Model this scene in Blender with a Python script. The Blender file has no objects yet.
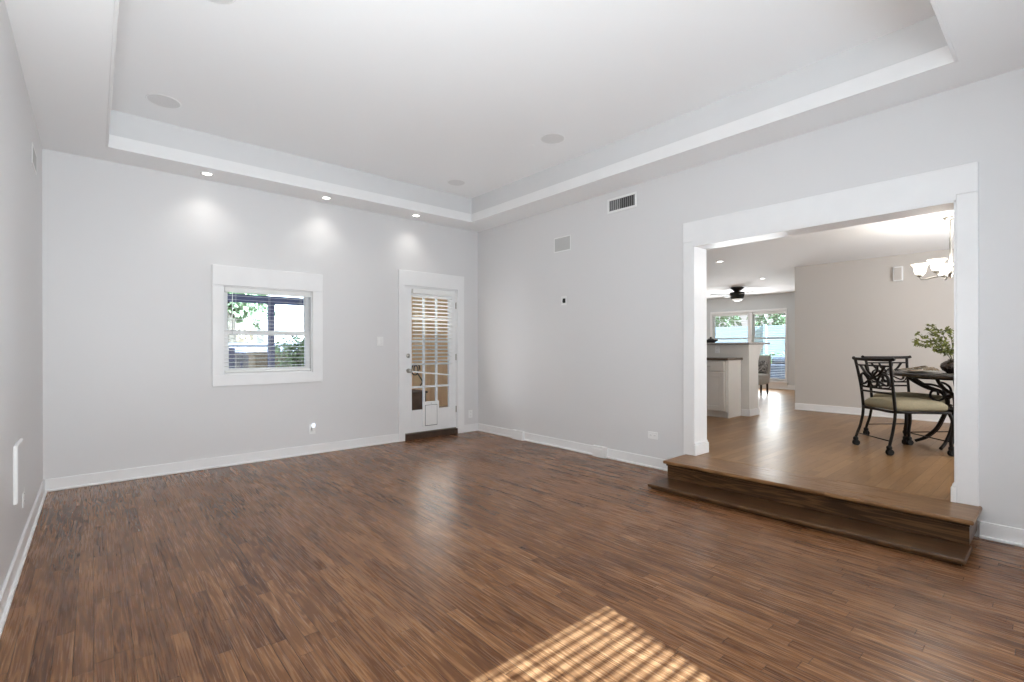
import bpy, bmesh, math, random
from mathutils import Vector, Matrix
random.seed(7)
PI = math.pi
SC = bpy.context.scene
COL = SC.collection

# ------------------------------------------------------------------ camera
CAM_H = 1.278
YAW = 0.7139
cam_d = bpy.data.cameras.new('camera')
cam = bpy.data.objects.new('camera', cam_d)
COL.objects.link(cam)
cam_d.sensor_width = 36.0
cam_d.lens = 483.43 / 1024 * 36.0
cam_d.shift_y = 6.4 / 1024
cam_d.clip_start = 0.02
cam_d.clip_end = 200
cam.matrix_world = (Matrix.Translation((0, 0, CAM_H)) @ Matrix.Rotation(-YAW, 4, 'Z')
                    @ Matrix.Rotation(PI / 2, 4, 'X') @ Matrix.Rotation(-0.0021, 4, 'Z'))
SC.camera = cam

# ------------------------------------------------------------------ exposure, world, sun, daylight
SC.view_settings.view_transform = 'Standard'
SC.view_settings.look = 'None'
SC.view_settings.exposure = 0.47
SC.view_settings.gamma = 1.0
SC.view_settings.use_curve_mapping = False
SC.cycles.use_denoising = True
SC.cycles.max_bounces = 14
SC.cycles.diffuse_bounces = 10
SC.cycles.glossy_bounces = 4
SC.cycles.transparent_max_bounces = 12
SC.cycles.sample_clamp_indirect = 6.0
SC.cycles.caustics_reflective = False
SC.cycles.caustics_refractive = False

WORLD_STRENGTH = 0.85
SUN_ENERGY = 33.0
SUN_ELEV = math.radians(35.6)
DOOR_FILL = 16.0       # fill lamp added at the made-up patio door behind the camera
DINING_FILL = 80.0      # fill lamp added at an unseen dining room window made for it
LIVING_DAY = 62.0      # daylight entering at the living room windows
LEFT_FILL = 84.0       # fill lamp added before the made-up left wall window, aimed up
BACK_DAY = 4.0         # daylight through the glazed door
WIN_FILL = 66.0        # fill lamp added before the blind of the window behind the camera
CAN_W = 7.0

w = bpy.data.worlds.new('daylight')
SC.world = w
w.use_nodes = True
nt = w.node_tree
nt.nodes.clear()
o_ = nt.nodes.new('ShaderNodeOutputWorld')
b_ = nt.nodes.new('ShaderNodeBackground')
tc = nt.nodes.new('ShaderNodeTexCoord')
sp = nt.nodes.new('ShaderNodeSeparateXYZ')
cr = nt.nodes.new('ShaderNodeValToRGB')
nt.links.new(tc.outputs['Generated'], sp.inputs[0])
nt.links.new(sp.outputs[2], cr.inputs[0])
cr.color_ramp.elements[0].position = 0.0
cr.color_ramp.elements[0].color = (0.95, 0.96, 0.97, 1)
cr.color_ramp.elements[1].position = 0.6
cr.color_ramp.elements[1].color = (0.62, 0.78, 1.0, 1)
nt.links.new(cr.outputs[0], b_.inputs[0])
b_.inputs[1].default_value = WORLD_STRENGTH
nt.links.new(b_.outputs[0], o_.inputs[0])

def lamp(name, kind, loc, energy, color=(1, 1, 1), **kw):
    d = bpy.data.lights.new(name, kind)
    d.energy = energy
    d.color = color
    for k, v in kw.items():
        setattr(d, k, v)
    o = bpy.data.objects.new(name, d)
    COL.objects.link(o)
    o.location = loc
    return o

def aim(o, direction):
    o.rotation_euler = Vector(direction).to_track_quat('-Z', 'Y').to_euler()

sun = lamp('sun', 'SUN', (0, -8, 8), SUN_ENERGY, (0.55, 0.77, 1.0), angle=0.006)
SUN_DIR = Vector((0.195 * math.cos(SUN_ELEV), 0.981 * math.cos(SUN_ELEV), -math.sin(SUN_ELEV)))
aim(sun, SUN_DIR)

# room numbers (metres): x runs along the window wall, y into the room
XL, XR, YB, H, ZT = -0.34, 4.486, 5.979, 3.055, 3.397
YN = -1.35
WT = 0.14
RW = 0.23                # thickness of the wall with the wide opening
ZD, ZC = 0.2076, 2.64    # raised dining floor and its ceiling
XD, XF = 9.065, 13.15    # dining far wall, living far wall
YK, XK = 7.4, 10.0       # living room end, kitchen end

d = lamp('patio_fill', 'AREA', (3.1, YN - 0.035, 1.08), DOOR_FILL, (0.97, 0.985, 1.0), shape='RECTANGLE', size=1.66, size_y=1.95)  # fill lamp set in the added patio door
aim(d, (-.7, 1, -0.4))
d = lamp('window_fill', 'AREA', (0.80, YN + 0.04, 1.46), WIN_FILL, (0.905, 0.965, 1.0), shape='RECTANGLE', size=1.16, size_y=1.45)  # area lamp added in front of the blind to brighten the room
aim(d, (-0.25, 1, 0.6))
d = lamp('left_fill', 'AREA', (XL + 0.06, 1.15, 1.42), LEFT_FILL, (0.905, 0.965, 1.0), shape='RECTANGLE', size=2.1, size_y=1.5)  # fill lamp inside the added left window, tilted up to even the light
aim(d, (0.42, 0.75, 0.95))
d = lamp('back_door_daylight', 'AREA', (3.65, YB - 0.06, 1.25), BACK_DAY, (1.0, 0.96, 0.90), shape='RECTANGLE', size=.60, size_y=1.5)
aim(d, (0, -1, .15))
d = lamp('dining_fill', 'AREA', (6.9, YN - 0.05, 1.45), DINING_FILL, (0.94, 0.97, 1.0), shape='RECTANGLE', size=1.5, size_y=1.3)  # fill lamp in the added dining window, tilted towards the ceiling
aim(d, (0, 1, 0.5))
d = lamp('living_daylight', 'AREA', (XF - 0.12, 5.63, 1.25), LIVING_DAY, (0.95, 0.98, 1.0), shape='RECTANGLE', size=1.7, size_y=1.6)
aim(d, (-1, 0, 0))

# ------------------------------------------------------------------ materials
def new_mat(name):
    m = bpy.data.materials.new(name)
    m.use_nodes = True
    return m, m.node_tree, m.node_tree.nodes['Principled BSDF']

def mat(name, col, rough=0.5, metal=0.0, noise=0.0, nscale=20.0, bump=0.0, bscale=200.0, spec=0.5, emit=None, estr=0.0, coat=0.0):
    m, t, p = new_mat(name)
    p.inputs['Base Color'].default_value = (*col, 1)
    p.inputs['Roughness'].default_value = rough
    p.inputs['Metallic'].default_value = metal
    p.inputs['Specular IOR Level'].default_value = spec
    p.inputs['Coat Weight'].default_value = coat
    if noise > 0:
        c = t.nodes.new('ShaderNodeTexCoord')
        n = t.nodes.new('ShaderNodeTexNoise')
        n.inputs['Scale'].default_value = nscale
        n.inputs['Detail'].default_value = 4
        r = t.nodes.new('ShaderNodeValToRGB')
        r.color_ramp.elements[0].color = (*[max(0, x * (1 - noise)) for x in col], 1)
        r.color_ramp.elements[1].color = (*[min(1, x * (1 + noise)) for x in col], 1)
        r.color_ramp.elements[0].position = 0.3
        r.color_ramp.elements[1].position = 0.7
        t.links.new(c.outputs['Object'], n.inputs['Vector'])
        t.links.new(n.outputs['Fac'], r.inputs[0])
        t.links.new(r.outputs[0], p.inputs['Base Color'])
    if bump > 0:
        c = t.nodes.new('ShaderNodeTexCoord')
        n = t.nodes.new('ShaderNodeTexNoise')
        n.inputs['Scale'].default_value = bscale
        n.inputs['Detail'].default_value = 3
        b = t.nodes.new('ShaderNodeBump')
        b.inputs['Strength'].default_value = bump
        b.inputs['Distance'].default_value = 0.004
        t.links.new(c.outputs['Object'], n.inputs['Vector'])
        t.links.new(n.outputs['Fac'], b.inputs['Height'])
        t.links.new(b.outputs[0], p.inputs['Normal'])
    if emit:
        p.inputs['Emission Color'].default_value = (*emit, 1)
        p.inputs['Emission Strength'].default_value = estr
    return m

def glass_mat(name, tint=(1, 1, 1), refl=0.06):
    m = bpy.data.materials.new(name)
    m.use_nodes = True
    t = m.node_tree
    t.nodes.clear()
    out = t.nodes.new('ShaderNodeOutputMaterial')
    mix = t.nodes.new('ShaderNodeMixShader')
    tr = t.nodes.new('ShaderNodeBsdfTransparent')
    tr.inputs[0].default_value = (*tint, 1)
    gl = t.nodes.new('ShaderNodeBsdfGlossy')
    gl.inputs['Roughness'].default_value = 0.02
    fr = t.nodes.new('ShaderNodeFresnel')
    fr.inputs[0].default_value = 1.3
    t.links.new(fr.outputs[0], mix.inputs[0])
    t.links.new(tr.outputs[0], mix.inputs[1])
    t.links.new(gl.outputs[0], mix.inputs[2])
    t.links.new(mix.outputs[0], out.inputs[0])
    return m

def wood_floor(name, along, row, length, dark, mid, light, rough=0.28, joint=0.0009, gscale=1.0, wave=0.0, ring=0.40, face='XY'):
    """Strip flooring; along = 'X' or 'Y' is the way the boards run."""
    m, t, p = new_mat(name)
    L = t.links.new
    def N(k, **kw):
        n = t.nodes.new(k)
        for a, v in kw.items():
            setattr(n, a, v)
        return n
    def M(op, a=None, b=None, v=None):
        n = N('ShaderNodeMath', operation=op)
        if a is not None: L(a, n.inputs[0])
        if b is not None: L(b, n.inputs[1])
        if v is not None: n.inputs[1].default_value = v
        return n.outputs[0]
    tc = N('ShaderNodeTexCoord')
    s = N('ShaderNodeSeparateXYZ')
    L(tc.outputs['Object'], s.inputs[0])
    U, V = (s.outputs[0], s.outputs[1]) if along == 'X' else (s.outputs[1], s.outputs[0])
    if face == 'YZ':
        V = s.outputs[2]
    rowi = M('FLOOR', M('DIVIDE', V, v=row))
    wn = N('ShaderNodeTexWhiteNoise', noise_dimensions='1D')
    L(rowi, wn.inputs['W'])
    off = M('MULTIPLY', wn.outputs['Value'], v=length * 7)
    U2 = M('ADD', U, off)
    cb = N('ShaderNodeCombineXYZ')
    L(U2, cb.inputs[0]); L(V, cb.inputs[1])
    br = N('ShaderNodeTexBrick')
    br.offset = 0.0
    br.inputs['Color1'].default_value = (0, 0, 0, 1)
    br.inputs['Color2'].default_value = (1, 1, 1, 1)
    br.inputs['Mortar'].default_value = (0.5, 0.5, 0.5, 1)
    br.inputs['Scale'].default_value = 1.0
    br.inputs['Mortar Size'].default_value = joint
    br.inputs['Mortar Smooth'].default_value = 0.2
    br.inputs['Brick Width'].default_value = length
    br.inputs['Row Height'].default_value = row
    L(cb.outputs[0], br.inputs['Vector'])
    rnd = N('ShaderNodeSeparateColor')
    L(br.outputs['Color'], rnd.inputs[0])
    R = rnd.outputs[0]
    # grain: noise stretched along the board, its own slice for each board
    g = N('ShaderNodeCombineXYZ')
    L(M('MULTIPLY', U2, v=1.1 * gscale), g.inputs[0]); L(M('MULTIPLY', V, v=17 * gscale), g.inputs[1])
    L(M('MULTIPLY', R, v=37.0), g.inputs[2])
    n1 = N('ShaderNodeTexNoise')
    n1.inputs['Scale'].default_value = 1.0
    n1.inputs['Detail'].default_value = 3
    n1.inputs['Distortion'].default_value = 0.35
    L(g.outputs[0], n1.inputs['Vector'])
    rings = M('SINE', M('MULTIPLY', n1.outputs['Fac'], v=46.0))
    rings = M('MULTIPLY', M('ADD', rings, v=1.0), v=0.5)
    rings = M('POWER', rings, v=1.7)
    g2 = N('ShaderNodeCombineXYZ')
    L(M('MULTIPLY', U2, v=5.0 * gscale), g2.inputs[0]); L(M('MULTIPLY', V, v=170 * gscale), g2.inputs[1]); L(R, g2.inputs[2])
    n2 = N('ShaderNodeTexNoise')
    n2.inputs['Scale'].default_value = 1.0
    n2.inputs['Detail'].default_value = 4
    L(g2.outputs[0], n2.inputs['Vector'])
    n3 = N('ShaderNodeTexNoise')
    n3.inputs['Scale'].default_value = 1.1
    n3.inputs['Detail'].default_value = 3
    L(tc.outputs['Object'], n3.inputs['Vector'])
    f = M('ADD', M('MULTIPLY', R, v=0.34), M('MULTIPLY', rings, v=ring))
    f = M('ADD', f, M('MULTIPLY', n2.outputs['Fac'], v=0.44))
    f = M('ADD', f, M('MULTIPLY', n3.outputs['Fac'], v=0.34))
    f = M('SUBTRACT', f, v=0.20)
    ramp = N('ShaderNodeValToRGB')
    e = ramp.color_ramp.elements
    e[0].position = 0.12; e[0].color = (*dark, 1)
    e[1].position = 0.88; e[1].color = (*light, 1)
    k = e.new(0.5); k.color = (*mid, 1)
    L(f, ramp.inputs[0])
    mx = N('ShaderNodeMix', data_type='RGBA')
    L(br.outputs['Fac'], mx.inputs[0])
    L(ramp.outputs[0], mx.inputs[6])
    mx.inputs[7].default_value = (*[c * 0.35 for c in dark], 1)
    L(mx.outputs[2], p.inputs['Base Color'])
    rr = M('ADD', M('MULTIPLY', n2.outputs['Fac'], v=0.10), M('MULTIPLY', n3.outputs['Fac'], v=0.10))
    rr = M('ADD', rr, v=rough - 0.10)
    L(rr, p.inputs['Roughness'])
    p.inputs['Specular IOR Level'].default_value = 0.29
    hgt = M('ADD', M('MULTIPLY', br.outputs['Fac'], v=-1.0), M('MULTIPLY', n2.outputs['Fac'], v=0.25))
    if wave > 0:
        g3 = N('ShaderNodeCombineXYZ')
        L(M('MULTIPLY', U2, v=2.2), g3.inputs[0]); L(M('MULTIPLY', V, v=22.0), g3.inputs[1]); L(M('MULTIPLY', R, v=9.0), g3.inputs[2])
        n4 = N('ShaderNodeTexNoise')
        n4.inputs['Scale'].default_value = 1.0
        n4.inputs['Detail'].default_value = 1
        L(g3.outputs[0], n4.inputs['Vector'])
        hgt = M('ADD', hgt, M('MULTIPLY', n4.outputs['Fac'], v=wave))
    bp = N('ShaderNodeBump')
    bp.inputs['Strength'].default_value = 0.35
    bp.inputs['Distance'].default_value = 0.0012
    L(hgt, bp.inputs['Height'])
    L(bp.outputs[0], p.inputs['Normal'])
    return m

def boards_mat(name, col, pitch, axis, var=0.25, rough=0.7):
    """Upright boards: colour changes board by board, dark joints, streaky grain."""
    m, t, p = new_mat(name)
    L = t.links.new
    tc = t.nodes.new('ShaderNodeTexCoord')
    s = t.nodes.new('ShaderNodeSeparateXYZ')
    L(tc.outputs['Object'], s.inputs[0])
    dv = t.nodes.new('ShaderNodeMath'); dv.operation = 'DIVIDE'; dv.inputs[1].default_value = pitch
    L(s.outputs[axis], dv.inputs[0])
    fl = t.nodes.new('ShaderNodeMath'); fl.operation = 'FLOOR'
    L(dv.outputs[0], fl.inputs[0])
    wn = t.nodes.new('ShaderNodeTexWhiteNoise'); wn.noise_dimensions = '1D'
    L(fl.outputs[0], wn.inputs['W'])
    mp = t.nodes.new('ShaderNodeMapping')
    mp.inputs['Scale'].default_value = (30, 30, 2) if axis != 2 else (2, 2, 30)
    L(tc.outputs['Object'], mp.inputs[0])
    n = t.nodes.new('ShaderNodeTexNoise'); n.inputs['Scale'].default_value = 1.0; n.inputs['Detail'].default_value = 4
    L(mp.outputs[0], n.inputs['Vector'])
    a = t.nodes.new('ShaderNodeMath'); a.operation = 'ADD'
    L(wn.outputs['Value'], a.inputs[0]); L(n.outputs['Fac'], a.inputs[1])
    h = t.nodes.new('ShaderNodeMath'); h.operation = 'MULTIPLY'; h.inputs[1].default_value = 0.5
    L(a.outputs[0], h.inputs[0])
    r = t.nodes.new('ShaderNodeValToRGB')
    r.color_ramp.elements[0].color = (*[c * (1 - var) for c in col], 1)
    r.color_ramp.elements[1].color = (*[min(1, c * (1 + var)) for c in col], 1)
    L(h.outputs[0], r.inputs[0])
    L(r.outputs[0], p.inputs['Base Color'])
    p.inputs['Roughness'].default_value = rough
    return m

M_ = {}
M_['wall'] = mat('wall_paint', (0.69, 0.683, 0.682), 0.42, bump=0.03, bscale=90, spec=0.35)
M_['dwall'] = mat('dining_wall_paint', (0.57, 0.535, 0.497), 0.5, bump=0.03, bscale=90, spec=0.3)
M_['lwall'] = mat('living_wall_paint', (0.60, 0.61, 0.61), 0.5, bump=0.03, bscale=90, spec=0.3)
M_['ceil'] = mat('ceiling_paint', (0.90, 0.905, 0.91), 0.7, bump=0.03, bscale=60, spec=0.2)
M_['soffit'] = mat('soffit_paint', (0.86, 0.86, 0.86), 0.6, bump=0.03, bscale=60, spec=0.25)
M_['band'] = mat('shaded_band_white', (0.67, 0.67, 0.67), 0.6, noise=0.01, nscale=6)  # fascia white darkened, putting the upper band's shade into its colour
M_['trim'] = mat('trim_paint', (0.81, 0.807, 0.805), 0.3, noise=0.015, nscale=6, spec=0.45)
M_['cabinet'] = mat('cabinet_paint', (0.72, 0.70, 0.66), 0.35, noise=0.015, nscale=6)
M_['plate'] = mat('white_plastic', (0.82, 0.82, 0.81), 0.35, noise=0.01, nscale=9)
M_['slat'] = mat('blind_slat', (0.82, 0.82, 0.80), 0.45, noise=0.02, nscale=5)
M_['grey_grille'] = mat('grey_speaker_cloth', (0.50, 0.50, 0.49), 0.7, noise=0.05, nscale=300)
M_['white_grille'] = mat('white_speaker_mesh', (0.74, 0.74, 0.74), 0.7, noise=0.06, nscale=300)
M_['dark'] = mat('dark_hollow', (0.012, 0.012, 0.012), 0.8, noise=0.1)
M_['vent_metal'] = mat('vent_grey_metal', (0.34, 0.34, 0.34), 0.45, 0.1, noise=0.1, nscale=30)
M_['vent_back'] = mat('vent_shaft', (0.07, 0.07, 0.07), 0.8, noise=0.1)
M_['nickel'] = mat('brushed_nickel', (0.55, 0.53, 0.49), 0.28, 1.0, noise=0.06, nscale=40)
M_['brass'] = mat('aged_metal', (0.30, 0.27, 0.22), 0.35, 1.0, noise=0.1, nscale=40)
M_['iron'] = mat('dark_iron', (0.010, 0.0065, 0.0045), 0.5, 0.1, noise=0.3, nscale=35, bump=0.1, spec=0.22)
M_['rubber'] = mat('black_wheel', (0.009, 0.008, 0.007), 0.5, noise=0.2, spec=0.25)
M_['seat'] = mat('olive_seat_fabric', (0.30, 0.255, 0.165), 0.85, noise=0.12, nscale=120, bump=0.2, bscale=500, spec=0.2)
M_['table_top'] = mat('dark_stone_top', (0.045, 0.036, 0.03), 0.12, noise=0.5, nscale=30)
M_['vase'] = mat('bronze_vase', (0.11, 0.085, 0.075), 0.2, 0.7, noise=0.35, nscale=14)
M_['leaf'] = mat('leaf_green', (0.155, 0.17, 0.03), 0.5, noise=0.55, nscale=22)
M_['stem'] = mat('stem_brown', (0.08, 0.07, 0.03), 0.6, noise=0.2)
M_['plate_c'] = mat('cream_china', (0.62, 0.58, 0.52), 0.25, noise=0.03)
M_['napkin'] = mat('patterned_napkin', (0.24, 0.19, 0.13), 0.8, noise=0.7, nscale=60)
M_['granite_d'] = mat('brown_granite', (0.10, 0.075, 0.055), 0.15, noise=0.8, nscale=90)
M_['granite_g'] = mat('grey_granite', (0.36, 0.34, 0.32), 0.18, noise=0.4, nscale=90)
M_['backsplash'] = mat('backsplash_paint', (0.58, 0.55, 0.52), 0.4, noise=0.03)
M_['black'] = mat('matte_black', (0.012, 0.012, 0.012), 0.55, noise=0.2)
M_['blade'] = mat('fan_blade', (0.14, 0.13, 0.125), 0.5, noise=0.15, nscale=15)
M_['opal'] = mat('opal_glass', (0.85, 0.85, 0.84), 0.25, noise=0.01, emit=(1, 0.97, 0.92), estr=0.4)
M_['shade'] = mat('lit_shade_glass', (0.85, 0.82, 0.76), 0.3, noise=0.01, emit=(1.0, 0.93, 0.82), estr=1.5)
M_['can'] = mat('lit_lamp_lens', (0.9, 0.9, 0.88), 0.3, noise=0.01, emit=(1.0, 0.97, 0.92), estr=6.0)
M_['night'] = mat('lit_night_light', (0.85, 0.87, 0.95), 0.3, noise=0.01, emit=(0.80, 0.85, 1.0), estr=0.9)
M_['glass'] = glass_mat('window_glass')
M_['linen'] = mat('light_linen', (0.52, 0.50, 0.47), 0.9, noise=0.06, nscale=150, bump=0.2, bscale=400, spec=0.15)
M_['pillow'] = mat('black_white_print', (0.30, 0.29, 0.28), 0.9, noise=1.0, nscale=28)
M_['dark_wood'] = mat('dark_wood_leg', (0.025, 0.014, 0.009), 0.4, noise=0.3, nscale=20)
M_['sill_wood'] = mat('dark_threshold', (0.055, 0.032, 0.02), 0.45, noise=0.3, nscale=12)
M_['floor'] = wood_floor('oak_strip_floor', 'Y', 0.064, 0.66, (0.072, 0.026, 0.009), (0.182, 0.078, 0.031), (0.31, 0.152, 0.067), rough=0.27, ring=0.36)
M_['dfloor'] = wood_floor('dining_plank_floor', 'X', 0.082, 0.9, (0.18, 0.092, 0.036), (0.29, 0.160, 0.070), (0.38, 0.225, 0.105), rough=0.33, wave=1.0, ring=0.12)
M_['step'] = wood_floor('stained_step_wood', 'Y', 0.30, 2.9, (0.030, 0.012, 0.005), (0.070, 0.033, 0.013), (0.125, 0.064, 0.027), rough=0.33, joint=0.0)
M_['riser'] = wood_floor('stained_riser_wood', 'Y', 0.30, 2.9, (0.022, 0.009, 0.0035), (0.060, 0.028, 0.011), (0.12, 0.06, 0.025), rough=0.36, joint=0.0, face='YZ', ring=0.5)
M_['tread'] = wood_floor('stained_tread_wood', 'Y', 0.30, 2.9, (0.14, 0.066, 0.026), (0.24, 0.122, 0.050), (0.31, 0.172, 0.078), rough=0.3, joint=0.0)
M_['concrete'] = mat('patio_concrete', (0.42, 0.40, 0.38), 0.9, noise=0.12, nscale=3)
M_['lawn'] = mat('lawn_green', (0.10, 0.16, 0.04), 0.95, noise=0.4, nscale=9)
M_['cedar'] = boards_mat('cedar_fence_wood', (0.98, 0.58, 0.31), 0.14, 0)
M_['deck'] = mat('pink_brick_paving', (0.42, 0.24, 0.17), 0.85, noise=0.25, nscale=9)
M_['cream'] = mat('cream_stucco', (0.78, 0.74, 0.66), 0.9, noise=0.05, nscale=4)
M_['stone'] = mat('mottled_grey_stone', (0.24, 0.23, 0.26), 0.9, noise=0.5, nscale=7)
M_['peach'] = mat('peach_stucco', (0.80, 0.66, 0.50), 0.9, noise=0.05, nscale=4)
M_['vinyl'] = boards_mat('pale_fence_board', (0.46, 0.52, 0.58), 0.16, 2, 0.12)
M_['blue_grey'] = mat('blue_grey_stain', (0.10, 0.105, 0.19), 0.6, noise=0.15, nscale=12)
M_['tan'] = mat('tan_wood_box', (0.34, 0.25, 0.15), 0.8, noise=0.2, nscale=12)
M_['tan_d'] = mat('dark_storage_wood', (0.12, 0.06, 0.03), 0.7, noise=0.3, nscale=10)
M_['shrub'] = mat('variegated_leaf', (0.30, 0.42, 0.20), 0.6, noise=0.9, nscale=9)
M_['tree'] = mat('tree_leaf', (0.30, 0.40, 0.20), 0.6, noise=0.4, nscale=3)
M_['bark'] = mat('tree_bark', (0.10, 0.075, 0.05), 0.9, noise=0.3, nscale=8)
M_['siding'] = boards_mat('grey_roof_shingle', (0.22, 0.22, 0.24), 0.16, 2, 0.15)
M_['sunblock'] = mat('sunblock_paint', (0.6, 0.6, 0.58), 0.7, noise=0.05)  # finish of the roof added to block the sun
M_['grill'] = mat('grey_cover_cloth', (0.075, 0.085, 0.11), 0.8, noise=0.25, nscale=5)

# ------------------------------------------------------------------ mesh helpers
class MB:
    def __init__(s):
        s.bm = bmesh.new()
    def box(s, x0, x1, y0, y1, z0, z1, bev=0.0, seg=1, mtx=None):
        t = bmesh.new()
        bmesh.ops.create_cube(t, size=1.0)
        for v in t.verts:
            v.co = Vector((x0 + (v.co.x + .5) * (x1 - x0), y0 + (v.co.y + .5) * (y1 - y0), z0 + (v.co.z + .5) * (z1 - z0)))
        if bev > 0:
            bmesh.ops.bevel(t, geom=list(t.edges), offset=bev, segments=seg, profile=0.5, affect='EDGES', clamp_overlap=True)
        s._add(t, mtx)
        return s
    def _add(s, t, mtx=None):
        if mtx is not None:
            bmesh.ops.transform(t, matrix=mtx, verts=t.verts)
        me = bpy.data.meshes.new('tmp')
        t.to_mesh(me)
        t.free()
        s.bm.from_mesh(me)
        bpy.data.meshes.remove(me)
    def lathe(s, prof, c=(0, 0, 0), n=24, mtx=None, caps=True, smooth=True):
        t = bmesh.new()
        rings = []
        for (r, z) in prof:
            if r < 1e-6:
                rings.append([t.verts.new((0, 0, z))])
            else:
                rings.append([t.verts.new((r * math.cos(2 * PI * i / n), r * math.sin(2 * PI * i / n), z)) for i in range(n)])
        for a, b in zip(rings, rings[1:]):
            if len(a) == 1 and len(b) == 1:
                continue
            for i in range(n):
                j = (i + 1) % n
                if len(a) == 1:
                    f = t.faces.new((a[0], b[j], b[i]))
                elif len(b) == 1:
                    f = t.faces.new((a[i], a[j], b[0]))
                else:
                    f = t.faces.new((a[i], a[j], b[j], b[i]))
                f.smooth = smooth
        if caps:
            for rg in (rings[0], rings[-1]):
                if len(rg) > 1:
                    t.faces.new(rg)
        bmesh.ops.recalc_face_normals(t, faces=t.faces)
        M = Matrix.Translation(c)
        if mtx is not None:
            M = M @ mtx
        s._add(t, M)
        return s
    def tube(s, pts, r, n=8, closed=False, smooth_steps=6, flat=1.0, taper=None):
        P = [Vector(p) for p in pts]
        if smooth_steps and len(P) > 2:
            P = catmull(P, smooth_steps, closed)
        t = bmesh.new()
        rings = []
        N = len(P)
        up = None
        for i, p in enumerate(P):
            if closed:
                d = P[(i + 1) % N] - P[i - 1]
            else:
                d = P[min(i + 1, N - 1)] - P[max(i - 1, 0)]
            d.normalize()
            if up is None:
                up = Vector((0, 0, 1)) if abs(d.z) < 0.9 else Vector((1, 0, 0))
            sd = d.cross(up)
            if sd.length < 1e-5:
                sd = d.cross(Vector((0, 1, 0)))
            sd.normalize()
            up = sd.cross(d).normalized()
            rr = r if taper is None else r * (taper[0] + (taper[1] - taper[0]) * i / max(1, N - 1))
            rings.append([t.verts.new(p + sd * rr * math.cos(2 * PI * k / n) + up * rr * flat * math.sin(2 * PI * k / n)) for k in range(n)])
        R = rings + ([rings[0]] if closed else [])
        for a, b in zip(R, R[1:]):
            for k in range(n):
                f = t.faces.new((a[k], a[(k + 1) % n], b[(k + 1) % n], b[k]))
                f.smooth = True
        if not closed:
            t.faces.new(rings[0])
            t.faces.new(rings[-1])
        bmesh.ops.recalc_face_normals(t, faces=t.faces)
        s._add(t)
        return s
    def cyl(s, c, r, h, axis='Z', n=20, r2=None):
        m = {'Z': Matrix.Identity(4), 'X': Matrix.Rotation(PI / 2, 4, 'Y'), 'Y': Matrix.Rotation(-PI / 2, 4, 'X')}[axis]
        return s.lathe([(r, 0), (r if r2 is None else r2, h)], c, n, m)
    def cushion(s, sx, sy, z0, z1, corner=0.05, puff=0.02, taper=0.0, mtx=None):
        """Upholstered pad: a rounded slab with a domed top; taper widens the front (+x)."""
        t = bmesh.new()
        nx, ny = 12, 12
        def shape(u, v, top):
            # u, v in -1..1, squircle-rounded corners
            x, y = u * sx / 2, v * sy / 2
            y *= 1 + taper * u
            k = max(0.0, 1 - abs(u) ** 5) * max(0.0, 1 - abs(v) ** 5)
            z = (z1 + puff * (k ** 0.6) - puff) if top else z0
            return Vector((x, y, z))
        g = {}
        for top in (0, 1):
            for i in range(nx + 1):
                for j in range(ny + 1):
                    g[top, i, j] = t.verts.new(shape(-1 + 2 * i / nx, -1 + 2 * j / ny, top))
        for i in range(nx):
            for j in range(ny):
                t.faces.new((g[1, i, j], g[1, i + 1, j], g[1, i + 1, j + 1], g[1, i, j + 1])).smooth = True
                t.faces.new((g[0, i, j], g[0, i, j + 1], g[0, i + 1, j + 1], g[0, i + 1, j])).smooth = True
        edge = [(i, 0) for i in range(nx)] + [(nx, j) for j in range(ny)] + [(i, ny) for i in range(nx, 0, -1)] + [(0, j) for j in range(ny, 0, -1)]
        for a, b in zip(edge, edge[1:] + edge[:1]):
            t.faces.new((g[0, a[0], a[1]], g[0, b[0], b[1]], g[1, b[0], b[1]], g[1, a[0], a[1]])).smooth = True
        bmesh.ops.recalc_face_normals(t, faces=t.faces)
        sharp = [e for e in t.edges if len(e.link_faces) == 2 and e.calc_face_angle(0) > 0.9]
        bmesh.ops.bevel(t, geom=sharp, offset=min(corner, (z1 - z0) * 0.42), segments=4, profile=0.5, affect='EDGES', clamp_overlap=True)
        for f in t.faces:
            f.smooth = True
        s._add(t, mtx)
        return s
    def leaf(s, base, direction, length, width, droop=0.2, rollv=0.0):
        d = Vector(direction).normalized()
        sd = d.cross(Vector((0, 0, 1)))
        if sd.length < 1e-3:
            sd = Vector((1, 0, 0))
        sd.normalize()
        sd = Matrix.Rotation(rollv, 3, d) @ sd
        nrm = sd.cross(d)
        b = Vector(base)
        bm = s.bm
        v = [bm.verts.new(b), bm.verts.new(b + d * length * .5 + sd * width / 2 + nrm * width * .15),
             bm.verts.new(b + d * length - Vector((0, 0, 1)) * droop * length), bm.verts.new(b + d * length * .5 - sd * width / 2 + nrm * width * .15),
             bm.verts.new(b + d * length * .5)]
        bm.faces.new((v[0], v[1], v[4])); bm.faces.new((v[1], v[2], v[4]))
        bm.faces.new((v[2], v[3], v[4])); bm.faces.new((v[3], v[0], v[4]))
    def build(s, name, material, parent=None):
        me = bpy.data.meshes.new(name)
        s.bm.to_mesh(me)
        s.bm.free()
        me.materials.append(material if not isinstance(material, str) else M_[material])
        o = bpy.data.objects.new(name, me)
        COL.objects.link(o)
        if parent is not None:
            o.parent = parent
        return o

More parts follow.
